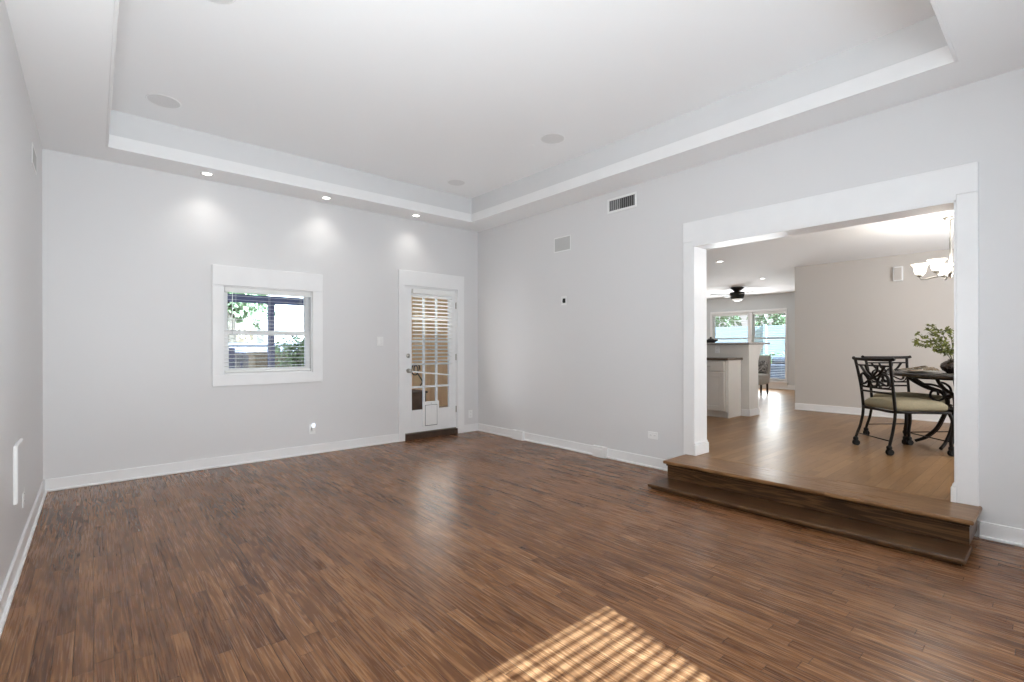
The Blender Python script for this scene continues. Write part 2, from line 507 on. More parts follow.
def catmull(P, k, closed):
    out = []
    n = len(P)
    segs = n if closed else n - 1
    for i in range(segs):
        if closed:
            p0, p1, p2, p3 = P[i - 1], P[i], P[(i + 1) % n], P[(i + 2) % n]
        else:
            p0, p1, p2, p3 = P[max(i - 1, 0)], P[i], P[i + 1], P[min(i + 2, n - 1)]
        for j in range(k):
            t = j / k
            out.append(0.5 * ((2 * p1) + (p2 - p0) * t + (2 * p0 - 5 * p1 + 4 * p2 - p3) * t * t + (3 * p1 - p0 - 3 * p2 + p3) * t ** 3))
    if not closed:
        out.append(P[-1])
    return out

def empty(name, loc=(0, 0, 0), rz=0.0):
    o = bpy.data.objects.new(name, None)
    o.empty_display_size = 0.1
    COL.objects.link(o)
    o.location = loc
    o.rotation_euler = (0, 0, rz)
    return o

def tag(o, label, cat=None, group=None, kind=None):
    o['label'] = label
    if cat: o['category'] = cat
    if group: o['group'] = group
    if kind: o['kind'] = kind
    return o

def thing(name, label, cat, loc=(0, 0, 0), rz=0.0, group=None):
    return tag(empty(name, loc, rz), label, cat, group)

def struct(o, label=None, cat=None):
    o['kind'] = 'structure'
    if label: o['label'] = label
    if cat: o['category'] = cat
    return o

def copy_tree(o, parent=None):
    c = o.copy()
    COL.objects.link(c)
    if parent is not None:
        c.parent = parent
    for ch in list(o.children):
        copy_tree(ch, c)
    return c

def wall_x(name, y0, y1, x0, x1, z0, z1, holes, material, label):
    """A wall running along x with rectangular holes (xa, xb, za, zb)."""
    mb = MB()
    xs = sorted({x0, x1, *[h[0] for h in holes], *[h[1] for h in holes]})
    for a, b in zip(xs, xs[1:]):
        z = z0
        for h in sorted([h for h in holes if h[0] <= a + 1e-6 and h[1] >= b - 1e-6], key=lambda h: h[2]):
            if h[2] > z + 1e-6: mb.box(a, b, y0, y1, z, h[2])
            z = h[3]
        if z < z1: mb.box(a, b, y0, y1, z, z1)
    bmesh.ops.remove_doubles(mb.bm, verts=mb.bm.verts, dist=1e-5)
    return struct(mb.build(name, material), label, 'wall')

def wall_y(name, x0, x1, y0, y1, z0, z1, holes, material, label):
    mb = MB()
    ys = sorted({y0, y1, *[h[0] for h in holes], *[h[1] for h in holes]})
    for a, b in zip(ys, ys[1:]):
        z = z0
        for h in sorted([h for h in holes if h[0] <= a + 1e-6 and h[1] >= b - 1e-6], key=lambda h: h[2]):
            if h[2] > z + 1e-6: mb.box(x0, x1, a, b, z, h[2])
            z = h[3]
        if z < z1: mb.box(x0, x1, a, b, z, z1)
    bmesh.ops.remove_doubles(mb.bm, verts=mb.bm.verts, dist=1e-5)
    return struct(mb.build(name, material), label, 'wall')

# ------------------------------------------------------------------ the shell
OP0, OP1, OPZ = 0.51, 2.432, 2.28          # the wide opening in the right wall
W1 = (1.06, 1.995, 0.99, 1.955)            # window_1 opening in the back wall
D1 = (3.222, 4.102, 0.0, 2.13)             # door_1 opening
W2 = (0.185, 1.385, 0.60, 2.22)              # blinds window behind the camera
D2 = (2.2, 4.0, 0.0, 2.12)                 # patio door added behind the camera to bring light in
W3 = (6.1, 7.7, 0.80, 2.12)                # dining window added out of view for its light
W5 = (0.05, 2.25, 0.62, 2.22)              # left wall window added for its light, outside the view
FY0, FY1, FZ0, FZ1 = 4.675, 6.59, 0.40, 2.19   # living window pair

struct(MB().box(XL - WT, XR, YN - WT, YB + WT, -0.12, 0.0).build('floor', 'floor'), 'brown oak strip floor of the empty room', 'floor')
struct(MB().box(XR + .02, XF + WT, YN - WT, YK + WT, -0.12, ZD).build('floor_dining', 'dfloor'), 'warm brown plank floor of the raised dining room', 'floor')

top = ZT + 0.15
wall_y('wall_left', XL - WT, XL, YN - WT, YB + WT, 0, top, [W5], 'wall', 'pale grey wall along the left edge')
wall_x('wall_back', YB, YB + WT, XL, XR, 0, top, [W1, D1], 'wall', 'pale grey wall holding the small window and glazed door')
wall_y('wall_right', XR, XR + RW, YN - WT, YB + WT, 0, top, [(OP0, OP1, 0, OPZ)], 'wall', 'pale grey wall with the wide cased opening')
wall_x('wall_front', YN - WT, YN, XL, XR, 0, top, [W2, D2], 'wall', 'pale grey wall behind the viewer')
wall_y('wall_dining_far', XD, XD + WT, YN - WT, 3.08, ZD, ZC + 0.02, [], 'dwall', 'warm beige far wall of the dining room')
wall_x('wall_dining_front', YN - WT, YN, XR + RW, XD, 0, ZC + 0.02, [W3], 'dwall', 'beige dining wall with an added window')
wall_x('wall_hall', 3.08 - WT, 3.08, XD + WT, XF, ZD, ZC + 0.02, [], 'lwall', 'grey wall leading to the far living room')
wall_y('wall_living_far', XF, XF + WT, 2.94, YK + WT, 0, ZC + 0.02, [(FY0, FY1, FZ0, FZ1)], 'lwall', 'grey far wall with the tall window pair')
wall_x('wall_kitchen', YB, YB + WT, XR + RW, XK, 0, ZC + 0.02, [], 'lwall', 'grey end wall of the kitchen')
wall_y('wall_living_side', XK, XK + WT, YB + WT, YK, 0, ZC + 0.02, [], 'lwall', 'grey side wall of the living room')
wall_x('wall_living', YK, YK + WT, XK, XF, 0, ZC + 0.02, [], 'lwall', 'grey end wall of the living room')

# ceiling: soffit ring, tray top, dining ceiling
TX0, TX1, TY0, TY1 = 0.104, 4.06, 0.47, 5.56
c = MB()
c.box(XL, XR, TY1 + .02, YB, H, top); c.box(XL, XR, YN, TY0 - .02, H, top)
c.box(XL, TX0 - .02, TY0 - .02, TY1 + .02, H, top); c.box(TX1 + .02, XR, TY0 - .02, TY1 + .02, H, top)
struct(c.build('ceiling_soffit', 'soffit'), 'lowered white ceiling border around the tray', 'ceiling')
struct(MB().box(TX0 - .02, TX1 + .02, TY0 - .02, TY1 + .02, ZT, top + .1).build('ceiling', 'ceil'), 'raised white tray ceiling panel', 'ceiling')
struct(MB().box(XR + RW, XK + WT, YN, YB, ZC, ZC + .15).box(XK + WT, XF, YN, YK, ZC, ZC + .15).build('ceiling_dining', 'ceil'), 'white ceiling of the dining and living rooms', 'ceiling')
struct(MB().box(XL - .3, XF + .3, YN - .3, YK + .3, top + .11, top + .2).build('roof', 'siding'), 'flat roof over the house', 'roof')
# tray fascia boards: a lower band and a slightly recessed upper band
fz = H + 0.116
tr = struct(empty('trim_1'), 'white two-step fascia around the tray ceiling', 'trim')
c = MB()
c.box(TX0 - .02, TX1 + .02, TY1, TY1 + .02, H - .001, fz, .003, 2); c.box(TX0 - .02, TX1 + .02, TY0 - .02, TY0, H - .001, fz, .003, 2)
c.box(TX0 - .02, TX0, TY0 - .02, TY1 + .02, H - .001, fz, .003, 2); c.box(TX1, TX1 + .02, TY0 - .02, TY1 + .02, H - .001, fz, .003, 2)
c.build('fascia_board', 'trim', tr)
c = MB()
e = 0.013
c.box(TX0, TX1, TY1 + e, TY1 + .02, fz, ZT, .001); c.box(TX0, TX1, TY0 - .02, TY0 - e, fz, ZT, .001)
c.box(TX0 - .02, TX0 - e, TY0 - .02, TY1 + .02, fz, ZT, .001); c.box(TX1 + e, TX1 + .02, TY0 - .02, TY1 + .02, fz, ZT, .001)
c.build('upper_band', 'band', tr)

# baseboards with shoe moulding
BH = 0.112
def base_x(name, x0, x1, y, inward, z=0.0, label=''):
    mb = MB()
    a, b = sorted((y, y + inward * .015)); mb.box(x0, x1, a, b, z, z + BH, .003)
    a, b = sorted((y, y + inward * .030)); mb.box(x0, x1, a, b, z, z + .02, .006, 2)
    return struct(mb.build(name, 'trim'), label, 'baseboard')
def base_y(name, y0, y1, x, inward, z=0.0, label=''):
    mb = MB()
    a, b = sorted((x, x + inward * .015)); mb.box(a, b, y0, y1, z, z + BH, .003)
    a, b = sorted((x, x + inward * .030)); mb.box(a, b, y0, y1, z, z + .02, .006, 2)
    return struct(mb.build(name, 'trim'), label, 'baseboard')
base_x('baseboard_back', XL, 3.131, YB, -1, 0, 'white baseboard under the small window')
base_x('baseboard_back_corner', 4.211, XR, YB, -1, 0, 'short white baseboard right of the glazed door')
base_y('baseboard_left', YN, YB, XL, 1, 0, 'white baseboard along the left wall')
base_y('baseboard_right', 2.50, YB, XR, -1, 0, 'white baseboard between door corner and step')
base_y('baseboard_right_near', YN, 0.40, XR, -1, 0, 'white baseboard right of the step')
base_y('baseboard_dining', YN, 3.08, XD, -1, ZD, 'white baseboard of the dining far wall')
base_y('baseboard_living', 3.08, YK, XF, -1, ZD, 'white baseboard under the far windows')
base_x('baseboard_front', XL, D2[0] - .09, YN, 1, 0, 'white baseboard behind the viewer')

# casing of the wide opening
tr = struct(empty('trim_2'), 'wide white casing around the dining opening', 'trim')
MB().box(XR - .022, XR, .40, 2.537, 2.316, 2.515, .003).box(XR - .0219, XR, OP0, OP1, OPZ, 2.40).build('head_board', 'trim', tr)
MB().box(XR - .018, XR, OP1, 2.537, ZD, 2.316, .003).build('side_board', 'trim', tr)
MB().box(XR - .018, XR, .40, OP0, ZD, 2.316, .003).build('side_board', 'trim', tr)
for yy, s in ((OP1, -1), (OP0, 1)):
    a, b = sorted((yy, yy + s * .012))
    MB().box(XR - .018, XR + RW, a, b, ZD, OPZ).build('jamb_lining', 'trim', tr)
    m = MB()
    a, b = sorted((yy, yy + s * .030)); m.box(XR - .030, XR + RW + .012, a, b, ZD, ZD + .105, .004)
    a, b = sorted((yy, yy + s * .022)); m.box(XR - .022, XR + RW + .006, a, b, ZD + .105, ZD + .128, .004)
    m.build('base_block', 'trim', tr)
MB().box(XR - .018, XR + RW, OP0, OP1, OPZ - .012, OPZ).build('head_lining', 'trim', tr)

# ------------------------------------------------------------------ windows, doors, blinds
def casing(parent, x0, x1, z0, z1, xi0, xi1, zi0, zi1, y=0.0, th=.022, bottom=True):
    """Flat boards round an opening, local x along the wall, room side is -y."""
    MB().box(x0, x1, y - th - .004, y, zi1, z1, .003).build('head_board', 'trim', parent)
    MB().box(x0, xi0, y - th, y, z0 if not bottom else zi0, zi1, .002).build('side_board', 'trim', parent)
    MB().box(xi1, x1, y - th, y, z0 if not bottom else zi0, zi1, .002).build('side_board', 'trim', parent)
    if bottom:
        MB().box(x0, x1, y - th, y, z0, zi0, .002).build('bottom_board', 'trim', parent)

def sash(parent, x0, x1, z0, z1, y, st=.05, th=.035, bars=()):
    m = MB()
    m.box(x0, x0 + st, y, y + th, z0, z1, .003); m.box(x1 - st, x1, y, y + th, z0, z1, .003)
    m.box(x0 + st, x1 - st, y, y + th, z0, z0 + st, .003); m.box(x0 + st, x1 - st, y, y + th, z1 - st, z1, .003)
    s = m.build('sash', 'trim', parent)
    MB().box(x0 + st - .004, x1 - st + .004, y + th * .45, y + th * .6, z0 + st - .004, z1 - st + .004).build('pane', 'glass', s)
    return s

def blind(name, label, loc, rz, width, z_top, z_bot, pitch, sw, tilt, group=None, head=.055, wand=True, lines=(.12, .5, .88), slope=0.0):
    """Horizontal slat blind; local x along the window, -y is the room side. slope drops the bottom rail's right end."""
    t = thing(name, label, 'window blind', loc, rz, group)
    MB().box(0, width, -.03, .025, z_top - head, z_top, .004).build('headrail', 'slat', t)
    m = MB()
    z = z_top - head - pitch * .8
    stop = z_bot + .03 + (slope if slope > 0 else 0)
    while z > stop:
        m.box(.004, width - .004, -sw / 2, sw / 2, -.0013, .0013, mtx=Matrix.Translation((0, 0, z)) @ Matrix.Rotation(tilt, 4, 'X'))
        z -= pitch
    m.build('slats', 'slat', t)
    R = Matrix.Translation((0, 0, z_bot)) @ Matrix.Rotation(math.atan2(slope, width), 4, 'Y')
    MB().box(.002, width - .002, -sw * .5, sw * .5, 0, .022, .004, mtx=R).build('bottom_rail', 'slat', t)
    for f in lines:
        for yy in (-sw * .5 - .001, sw * .5 + .001):
            MB().tube([(width * f, yy, z_top - head), (width * f, yy, z_bot + .012 - slope * f)], .0011, 5).build('ladder_cord', 'slat', t)
    if wand:
        MB().tube([(.07, -.04, z_top - head), (.07, -.042, z_top - head - .5 * (z_top - z_bot))], .004, 6).build('tilt_wand', 'slat', t)
    return t

# window_1
wn = struct(empty('window_1', (0, YB, 0)), 'small white framed window in the back wall', 'window')
casing(wn, .955, 2.112, .868, 2.167, W1[0], W1[1], W1[2], W1[3])
m = MB()
m.box(W1[0], W1[0] + .012, 0, WT, W1[2], W1[3]); m.box(W1[1] - .012, W1[1], 0, WT, W1[2], W1[3])
m.box(W1[0], W1[1], 0, WT, W1[2], W1[2] + .012); m.box(W1[0], W1[1], 0, WT, W1[3] - .012, W1[3])
m.build('window_frame', 'trim', wn)
sash(wn, W1[0] + .012, W1[1] - .012, 1.43, W1[3] - .012, .095, .048)
sash(wn, W1[0] + .012, W1[1] - .012, W1[2] + .012, 1.478, .062, .052)
blind('window_blind', 'white slat blind lowered over the small window in the back wall', (W1[0] + .016, YB + .03, 0), 0, W1[1] - W1[0] - .032, W1[3] - .014, W1[2] + .018, .043, .046, math.radians(4), 'slat blinds on the back wall')

# door_1: glazed door
dr = struct(empty('door_1', (0, YB, 0)), 'white glazed door with fifteen panes', 'door')
casing(dr, 3.136, 4.212, 0.0, 2.34, 3.225, 4.10, 0, 2.135, bottom=False)
m = MB()
m.box(3.222, 3.236, 0, WT, .07, 2.13); m.box(4.088, 4.102, 0, WT, .07, 2.13); m.box(3.222, 4.102, 0, WT, 2.118, 2.13)
m.build('door_frame', 'trim', dr)
MB().box(3.222, 4.102, -.012, WT, 0.0, .078, .004).build('threshold', 'sill_wood', dr)
MB().box(3.236, 4.088, .012, .03, .078, .094, .003).build('sweep', 'brass', dr)
GX0, GX1, GZ0, GZ1 = 3.342, 3.965, .40, 2.012
sl = MB()
sl.box(3.238, GX0, .016, .056, .09, 2.116, .002); sl.box(GX1, 4.086, .016, .056, .09, 2.116, .002)
sl.box(GX0, GX1, .016, .056, .09, GZ0, .002); sl.box(GX0, GX1, .016, .056, GZ1, 2.116, .002)
slab = sl.build('door_slab', 'trim', dr)
m = MB()
for i in (1, 2):
    x = GX0 + (GX1 - GX0) * i / 3
    m.box(x - .014, x + .014, .018, .054, GZ0, GZ1, .003)
for j in range(1, 5):
    z = GZ0 + (GZ1 - GZ0) * j / 5
    m.box(GX0, GX1, .018, .054, z - .014, z + .014, .003)
m.box(GX0, GX1, .010, .018, GZ0 - .012, GZ0 + .006, .002); m.box(GX0 - .010, GX0 + .004, .010, .018, GZ0 - .012, GZ1 + .010, .002)
m.box(GX1 - .004, GX1 + .010, .010, .018, GZ0 - .012, GZ1 + .010, .002); m.box(GX0, GX1, .010, .018, GZ1 - .006, GZ1 + .010, .002)
m.build('muntins', 'trim', slab)
MB().box(GX0, GX1, .034, .039, GZ0, GZ1).build('pane', 'glass', slab)
k = MB()
RX = Matrix.Rotation(PI / 2, 4, 'X')
k.lathe([(.032, 0), (.032, .006), (.012, .012), (.010, .03), (.024, .042), (.028, .055), (.022, .066), (0, .07)], (3.295, .016, .958), 20, RX)
k.build('door_knob', 'nickel', slab)
MB().lathe([(.030, 0), (.030, .008), (.022, .016), (.008, .017), (.007, .03), (0, .031)], (3.292, .016, 1.165), 20, RX).build('deadbolt', 'nickel', slab)
for z in (1.90, 1.137, .363):
    m = MB()
    m.cyl((4.092, .008, z - .048), .007, .096, n=10)
    m.box(4.080, 4.092, .012, .017, z - .045, z + .045)
    m.build('hinge', 'brass', dr)
pd = MB()
pd.box(3.512, 3.780, -.006, .016, .155, .512, .006, 2)
pf = pd.build('pet_door_frame', 'plate', slab)
m = MB()
m.box(3.552, 3.740, -.011, -.004, .176, .458, .004)
for x in (3.60, 3.646, 3.692):
    m.box(x - .002, x + .002, -.013, -.010, .19, .45)
m.build('pet_flap', 'plate', pf)
MB().box(3.546, 3.746, -.0072, -.0055, .168, .464).build('gap_sheet', 'vent_back', pf)  # dark sheet standing in for the shade in the gap round the flap
MB().cyl((3.646, -.006, .487), .009, .008, 'Y').build('latch', 'black', pf)
blind('window_blind', 'white slat blind hanging crooked on the glazed door', (3.335, YB - .022, 0), 0, .665, 2.092, .935, .0525, .036, math.radians(-24), 'slat blinds on the back wall', head=.062, wand=False, lines=(.1, .9), slope=.075)

# window_2 behind the camera, whose blind throws the striped sun patch
def far_window(name, label, W, loc, rz, split=.5):
    wn = struct(empty(name, loc, rz), label, 'window')
    x0, x1, z0, z1 = W
    casing(wn, x0 - .09, x1 + .09, z0 - .11, z1 + .16, x0, x1, z0, z1)
    m = MB()
    m.box(x0, x0 + .012, 0, WT, z0, z1); m.box(x1 - .012, x1, 0, WT, z0, z1); m.box(x0, x1, 0, WT, z0, z0 + .012); m.box(x0, x1, 0, WT, z1 - .012, z1)
    m.build('window_frame', 'trim', wn)
    zm = z0 + (z1 - z0) * split
    sash(wn, x0 + .012, x1 - .012, zm - .02, z1 - .012, .095, .04)
    sash(wn, x0 + .012, x1 - .012, z0 + .012, zm + .02, .062, .04)
    return wn
far_window('window_2', 'white framed window behind the viewer', (-W2[1], -W2[0], W2[2], W2[3]), (0, YN, 0), PI)
blind('window_blind', 'white slat blind over the window behind the viewer', (W2[1] - .016, YN - .03, 0), PI, W2[1] - W2[0] - .032, W2[3] - .014, W2[2] + .018, .0412, .05, math.radians(20), lines=(.2, .8), wand=False)
# added_door_2: patio door added behind the viewer for its light
d2 = struct(empty('added_door_2', (0, YN, 0), PI), 'white sliding glass patio door added unseen behind the viewer for light', 'door')
casing(d2, -D2[1] - .09, -D2[0] + .09, 0, D2[3] + .16, -D2[1], -D2[0], 0, D2[3], bottom=False)
sash(d2, -D2[1], -(D2[0] + D2[1]) / 2 + .03, .02, D2[3], .05, .07)
sash(d2, -(D2[0] + D2[1]) / 2 - .03, -D2[0], .02, D2[3], .09, .07)
far_window('added_window_5', 'white framed window added unseen in the left wall for light', W5, (XL, 0, 0), PI / 2)  # added out of view as the opening for the left lamp
blind('window_blind', 'closed white slat blind added to keep sun out of the left wall window', (XL - .03, W5[0] + .016, 0), PI / 2, W5[1] - W5[0] - .032, W5[3] - .014, W5[2] + .018, .040, .05, math.radians(72), wand=False)  # added blind, shut to stop sun at the added window
far_window('added_window_3', 'white framed dining room window added unseen for light', (-W3[1], -W3[0], W3[2], W3[3]), (0, YN, 0), PI)  # unseen window made to carry the dining lamp

# living window pair on the far wall (local x runs towards -y)
wn = struct(empty('window_4', (XF, FY1, 0), -PI / 2), 'tall white window pair on the far living room wall', 'window')
LW = FY1 - FY0
casing(wn, -.035, LW + .035, FZ0 - .13, FZ1 + .06, 0, LW, FZ0, FZ1)
MB().box(-.06, LW + .06, -.06, 0, FZ0 - .03, FZ0, .004).build('sill', 'trim', wn)
m = MB()
m.box(0, .012, 0, WT, FZ0, FZ1); m.box(LW - .012, LW, 0, WT, FZ0, FZ1); m.box(0, LW, 0, WT, FZ0, FZ0 + .012); m.box(0, LW, 0, WT, FZ1 - .012, FZ1)
m.build('window_frame', 'trim', wn)
mid = FY1 - 5.555
MB().box(mid - .055, mid + .055, -.01, WT, FZ0, FZ1, .003).build('mullion', 'trim', wn)
for a, b in ((.012, mid - .055), (mid + .055, LW - .012)):
    sash(wn, a, b, 1.49, FZ1 - .012, .095, .03)
    sash(wn, a, b, FZ0 + .012, 1.52, .062, .033)
blind('window_blind', 'white slat blind on the far left living room window', (XF + .03, FY1 - .016, 0), -PI / 2, mid - .055 - .03, FZ1 - .014, FZ0 + .05, .043, .046, math.radians(14), 'slat blinds in the living room', wand=True)
blind('window_blind', 'white slat blind on the far living room window beside the accent chair', (XF + .03, FY1 - mid - .055 - .016, 0), -PI / 2, LW - mid - .055 - .03, FZ1 - .014, FZ0 + .05, .043, .046, math.radians(14), 'slat blinds in the living room', wand=False)

# ------------------------------------------------------------------ the step
st = thing('wooden_step', 'dark stained wooden step up to the dining room', 'step', (0, 0, 0))
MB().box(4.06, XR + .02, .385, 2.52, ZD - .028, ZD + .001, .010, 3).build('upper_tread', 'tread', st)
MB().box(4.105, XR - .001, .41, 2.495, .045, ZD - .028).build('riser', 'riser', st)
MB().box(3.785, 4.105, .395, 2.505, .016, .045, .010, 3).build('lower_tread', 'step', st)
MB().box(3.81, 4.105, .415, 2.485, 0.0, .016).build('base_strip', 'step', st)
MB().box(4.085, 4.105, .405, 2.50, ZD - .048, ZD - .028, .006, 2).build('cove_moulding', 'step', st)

# ------------------------------------------------------------------ wall fittings
def outlet(loc, rz, label, w_=.075, h_=.118, group='wall outlets', horiz=False):
    t = thing('wall_outlet', label, 'outlet', loc, rz, group)
    a, b = (h_, w_) if horiz else (w_, h_)
    MB().box(-a / 2, a / 2, -.006, 0, -b / 2, b / 2, .002).build('cover_plate', 'plate', t)
    for s in (-1, 1):
        dx, dz = (s * .024, 0) if horiz else (0, s * .024)
        r = MB().box(dx - .016, dx + .016, -.008, -.005, dz - .014, dz + .014, .003).build('socket', 'plate', t)
        m = MB()
        for q in (-.006, .006):
            m.box(dx + q - .0012, dx + q + .0012, -.0085, -.0078, dz - .004, dz + .005)
        m.build('slot', 'dark', r)
    return t
# light switch
t = thing('light_switch', 'white double light switch left of the glazed door', 'light switch', (2.868, YB, 1.362))
MB().box(-.046, .046, -.006, 0, -.06, .06, .002).build('cover_plate', 'plate', t)
for s in (-1, 1):
    MB().box(s * .022 - .014, s * .022 + .014, -.010, -.005, -.03, .03, .003).build('rocker', 'plate', t)
outlet((1.992, YB, .30), 0, 'white outlet below the window with a night light plugged in')
outlet((4.338, YB, .268), 0, 'white outlet in the corner right of the glazed door')
outlet((XR, 2.897, .342), -PI / 2, 'white sideways outlet on the wall just left of the step', group='wall outlets', horiz=True)
t = thing('night_light', 'small lit night light plugged into the outlet below the window', 'night light', (2.0, YB - .009, .33))
MB().box(-.020, .020, -.030, 0, -.045, -.005, .005, 2).build('plug_body', 'plate', t)
MB().lathe([(.013, 0), (.017, .012), (.017, .032), (.010, .043), (0, .046)], (0, -.024, -.005), 16).build('lamp_dome', 'night', t)

# supply vent
t = thing('air_vent', 'grey louvered supply vent high on the right wall', 'vent', (XR, 3.29, 2.893), -PI / 2)
m = MB()
hw, hh, bw = .197, .083, .024
m.box(-hw, hw, -.010, 0, hh - bw, hh, .003); m.box(-hw, hw, -.010, 0, -hh, -hh + bw, .003)
m.box(-hw, -hw + bw, -.010, 0, -hh + bw, hh - bw, .003); m.box(hw - bw, hw, -.010, 0, -hh + bw, hh - bw, .003)
m.build('vent_frame', 'plate', t)
MB().box(-hw + bw, hw - bw, -.003, -.001, -hh + bw, hh - bw).build('backing', 'vent_back', t)
for i in range(13):
    x = -hw + bw + .012 + i * (2 * hw - 2 * bw - .024) / 12
    MB().box(-.006, .006, -.001, .001, -hh + bw, hh - bw, mtx=Matrix.Translation((x, -.008, 0)) @ Matrix.Rotation(math.radians(35 if i < 6 else -35), 4, 'Z')).build('louver', 'vent_metal', t)
# square speakers in the walls
def square_speaker(loc, rz, label, w_, h_):
    t = thing('wall_speaker', label, 'speaker', loc, rz, 'square wall speakers')
    m = MB()
    b = .014
    m.box(-w_ / 2, w_ / 2, -.006, 0, h_ / 2 - b, h_ / 2, .002); m.box(-w_ / 2, w_ / 2, -.006, 0, -h_ / 2, -h_ / 2 + b, .002)
    m.box(-w_ / 2, -w_ / 2 + b, -.006, 0, -h_ / 2 + b, h_ / 2 - b, .002); m.box(w_ / 2 - b, w_ / 2, -.006, 0, -h_ / 2 + b, h_ / 2 - b, .002)
    m.build('speaker_frame', 'plate', t)
    MB().box(-w_ / 2 + b, w_ / 2 - b, -.005, 0, -h_ / 2 + b, h_ / 2 - b).build('grille', 'grey_grille', t)
square_speaker((XR, 4.20, 2.583), -PI / 2, 'square grey speaker cover on the right wall below the vent', .29, .19)
square_speaker((XL, 5.165, 2.72), PI / 2, 'square speaker cover high on the left wall by the corner', .34, .15)
# open cable box
t = thing('cable_plate', 'white open cable box with black wire ends on the right wall', 'cable plate', (XR, 4.172, 1.865), -PI / 2)
m = MB()
m.box(-.045, .045, -.006, 0, .028, .055, .002); m.box(-.045, .045, -.006, 0, -.055, -.028, .002)
m.box(-.045, -.024, -.006, 0, -.028, .028, .002); m.box(.024, .045, -.006, 0, -.028, .028, .002)
m.build('cover_plate', 'plate', t)
MB().box(-.024, .024, -.002, 0, -.028, .028).build('opening', 'dark', t)
MB().tube([(-.015, -.002, -.02), (-.005, -.02, -.005), (.01, -.024, .008), (.02, -.03, .01)], .006).build('cable_end', 'black', t)
# cover boxes on the baseboard
for y, w_, lb in ((5.009, .22, 'white box cover on the right baseboard nearer the corner'), (3.583, .19, 'white box cover on the right baseboard nearer the step')):
    t = thing('baseboard_box', lb, 'outlet box', (XR - .015, y, 0), -PI / 2, 'box covers on the baseboard')
    MB().box(-w_ / 2, w_ / 2, -.042, 0, 0, .128, .005, 2).build('box_cover', 'trim', t)
    MB().box(-w_ / 2 + .03, w_ / 2 - .03, -.046, -.041, .03, .10, .003).build('face_plate', 'plate', t)
# left wall panels
t = thing('access_panel', 'white flat access panel low on the left wall', 'panel', (XL, 4.03, .565), PI / 2)
MB().box(-.155, .155, -.016, 0, -.165, .165, .003).build('panel_frame', 'plate', t)
MB().box(-.150, .150, -.019, -.015, -.160, .160, .002).build('panel_lid', 'wall', t)
outlet((XL, 4.36, .33), PI / 2, 'white outlet low on the left wall beside the access panel')

# ------------------------------------------------------------------ ceiling fittings
def round_speaker(x, y, label, r=.125):
    t = thing('ceiling_speaker', label, 'speaker', (x, y, ZT), 0, 'round ceiling speakers')
    MB().lathe([(r, 0), (r, -.002), (r - .008, -.004), (r - .010, -.001), (r - .010, 0)], n=48, caps=False).build('rim', 'soffit', t)
    MB().lathe([(r - .010, 0), (r - .010, -.002), (0, -.002)], n=48, smooth=False).build('grille', 'white_grille', t)
round_speaker(.46, 5.09, 'round white ceiling speaker at the left corner of the tray')
round_speaker(3.53, 3.44, 'round white ceiling speaker beside the small sensor disc')
round_speaker(3.53, 5.16, 'round white ceiling speaker in the far corner of the tray', .115)
round_speaker(.535, 3.318, 'round white ceiling speaker cut by the top edge of view')
t = thing('ceiling_sensor', 'small flat white disc on the tray ceiling beside a speaker', 'sensor', (3.497, 3.74, ZT))
MB().lathe([(.06, 0), (.06, -.002), (0, -.002)], n=28, smooth=False).build('sensor_cover', 'ceil', t)

def downlight(x, y, z, label, watts, spot=True, group='recessed lights over the window wall', r=.06, estr='can', size=2.05):
    t = thing('recessed_light', label, 'ceiling light', (x, y, z), 0, group)
    MB().lathe([(r, .0), (r, -.004), (r - .008, -.007), (r - .018, -.004), (r - .020, 0)], n=28, caps=False).build('trim_ring', 'plate', t)
    MB().lathe([(r - .020, 0), (r - .020, -.003), (0, -.003)], n=28).build('lamp_lens', estr, t)
    l = lamp('recessed_lamp', 'SPOT', (x, y, z - .02), watts, (1, .96, .90), spot_size=size, spot_blend=1.0, shadow_soft_size=.05)
    aim(l, (0, 0, -1))
downlight(.88, 5.755, H, 'recessed light above the left of the small window', CAN_W)
downlight(2.09, 5.765, H, 'recessed light between window and glazed door', CAN_W)
downlight(3.285, 5.755, H, 'recessed light above the glazed door', CAN_W)
downlight(7.546, 3.652, ZC, 'recessed light above the kitchen counter', 16, group='recessed lights beyond the opening')
downlight(10.07, 4.01, ZC, 'recessed light in the far living room ceiling', 9, group='recessed lights beyond the opening')
downlight(8.2, 5.6, ZC, 'recessed light deep in the kitchen ceiling', 9, group='recessed lights beyond the opening')

# chime box
t = thing('door_chime', 'white chime box high on the dining far wall', 'chime box', (XD, 1.673, 2.36), -PI / 2)
MB().box(-.058, .058, -.035, 0, -.108, .108, .006, 2).build('chime_cover', 'plate', t)
MB().box(-.045, .045, -.038, -.033, -.09, .09, .004).build('chime_face', 'dwall', t)

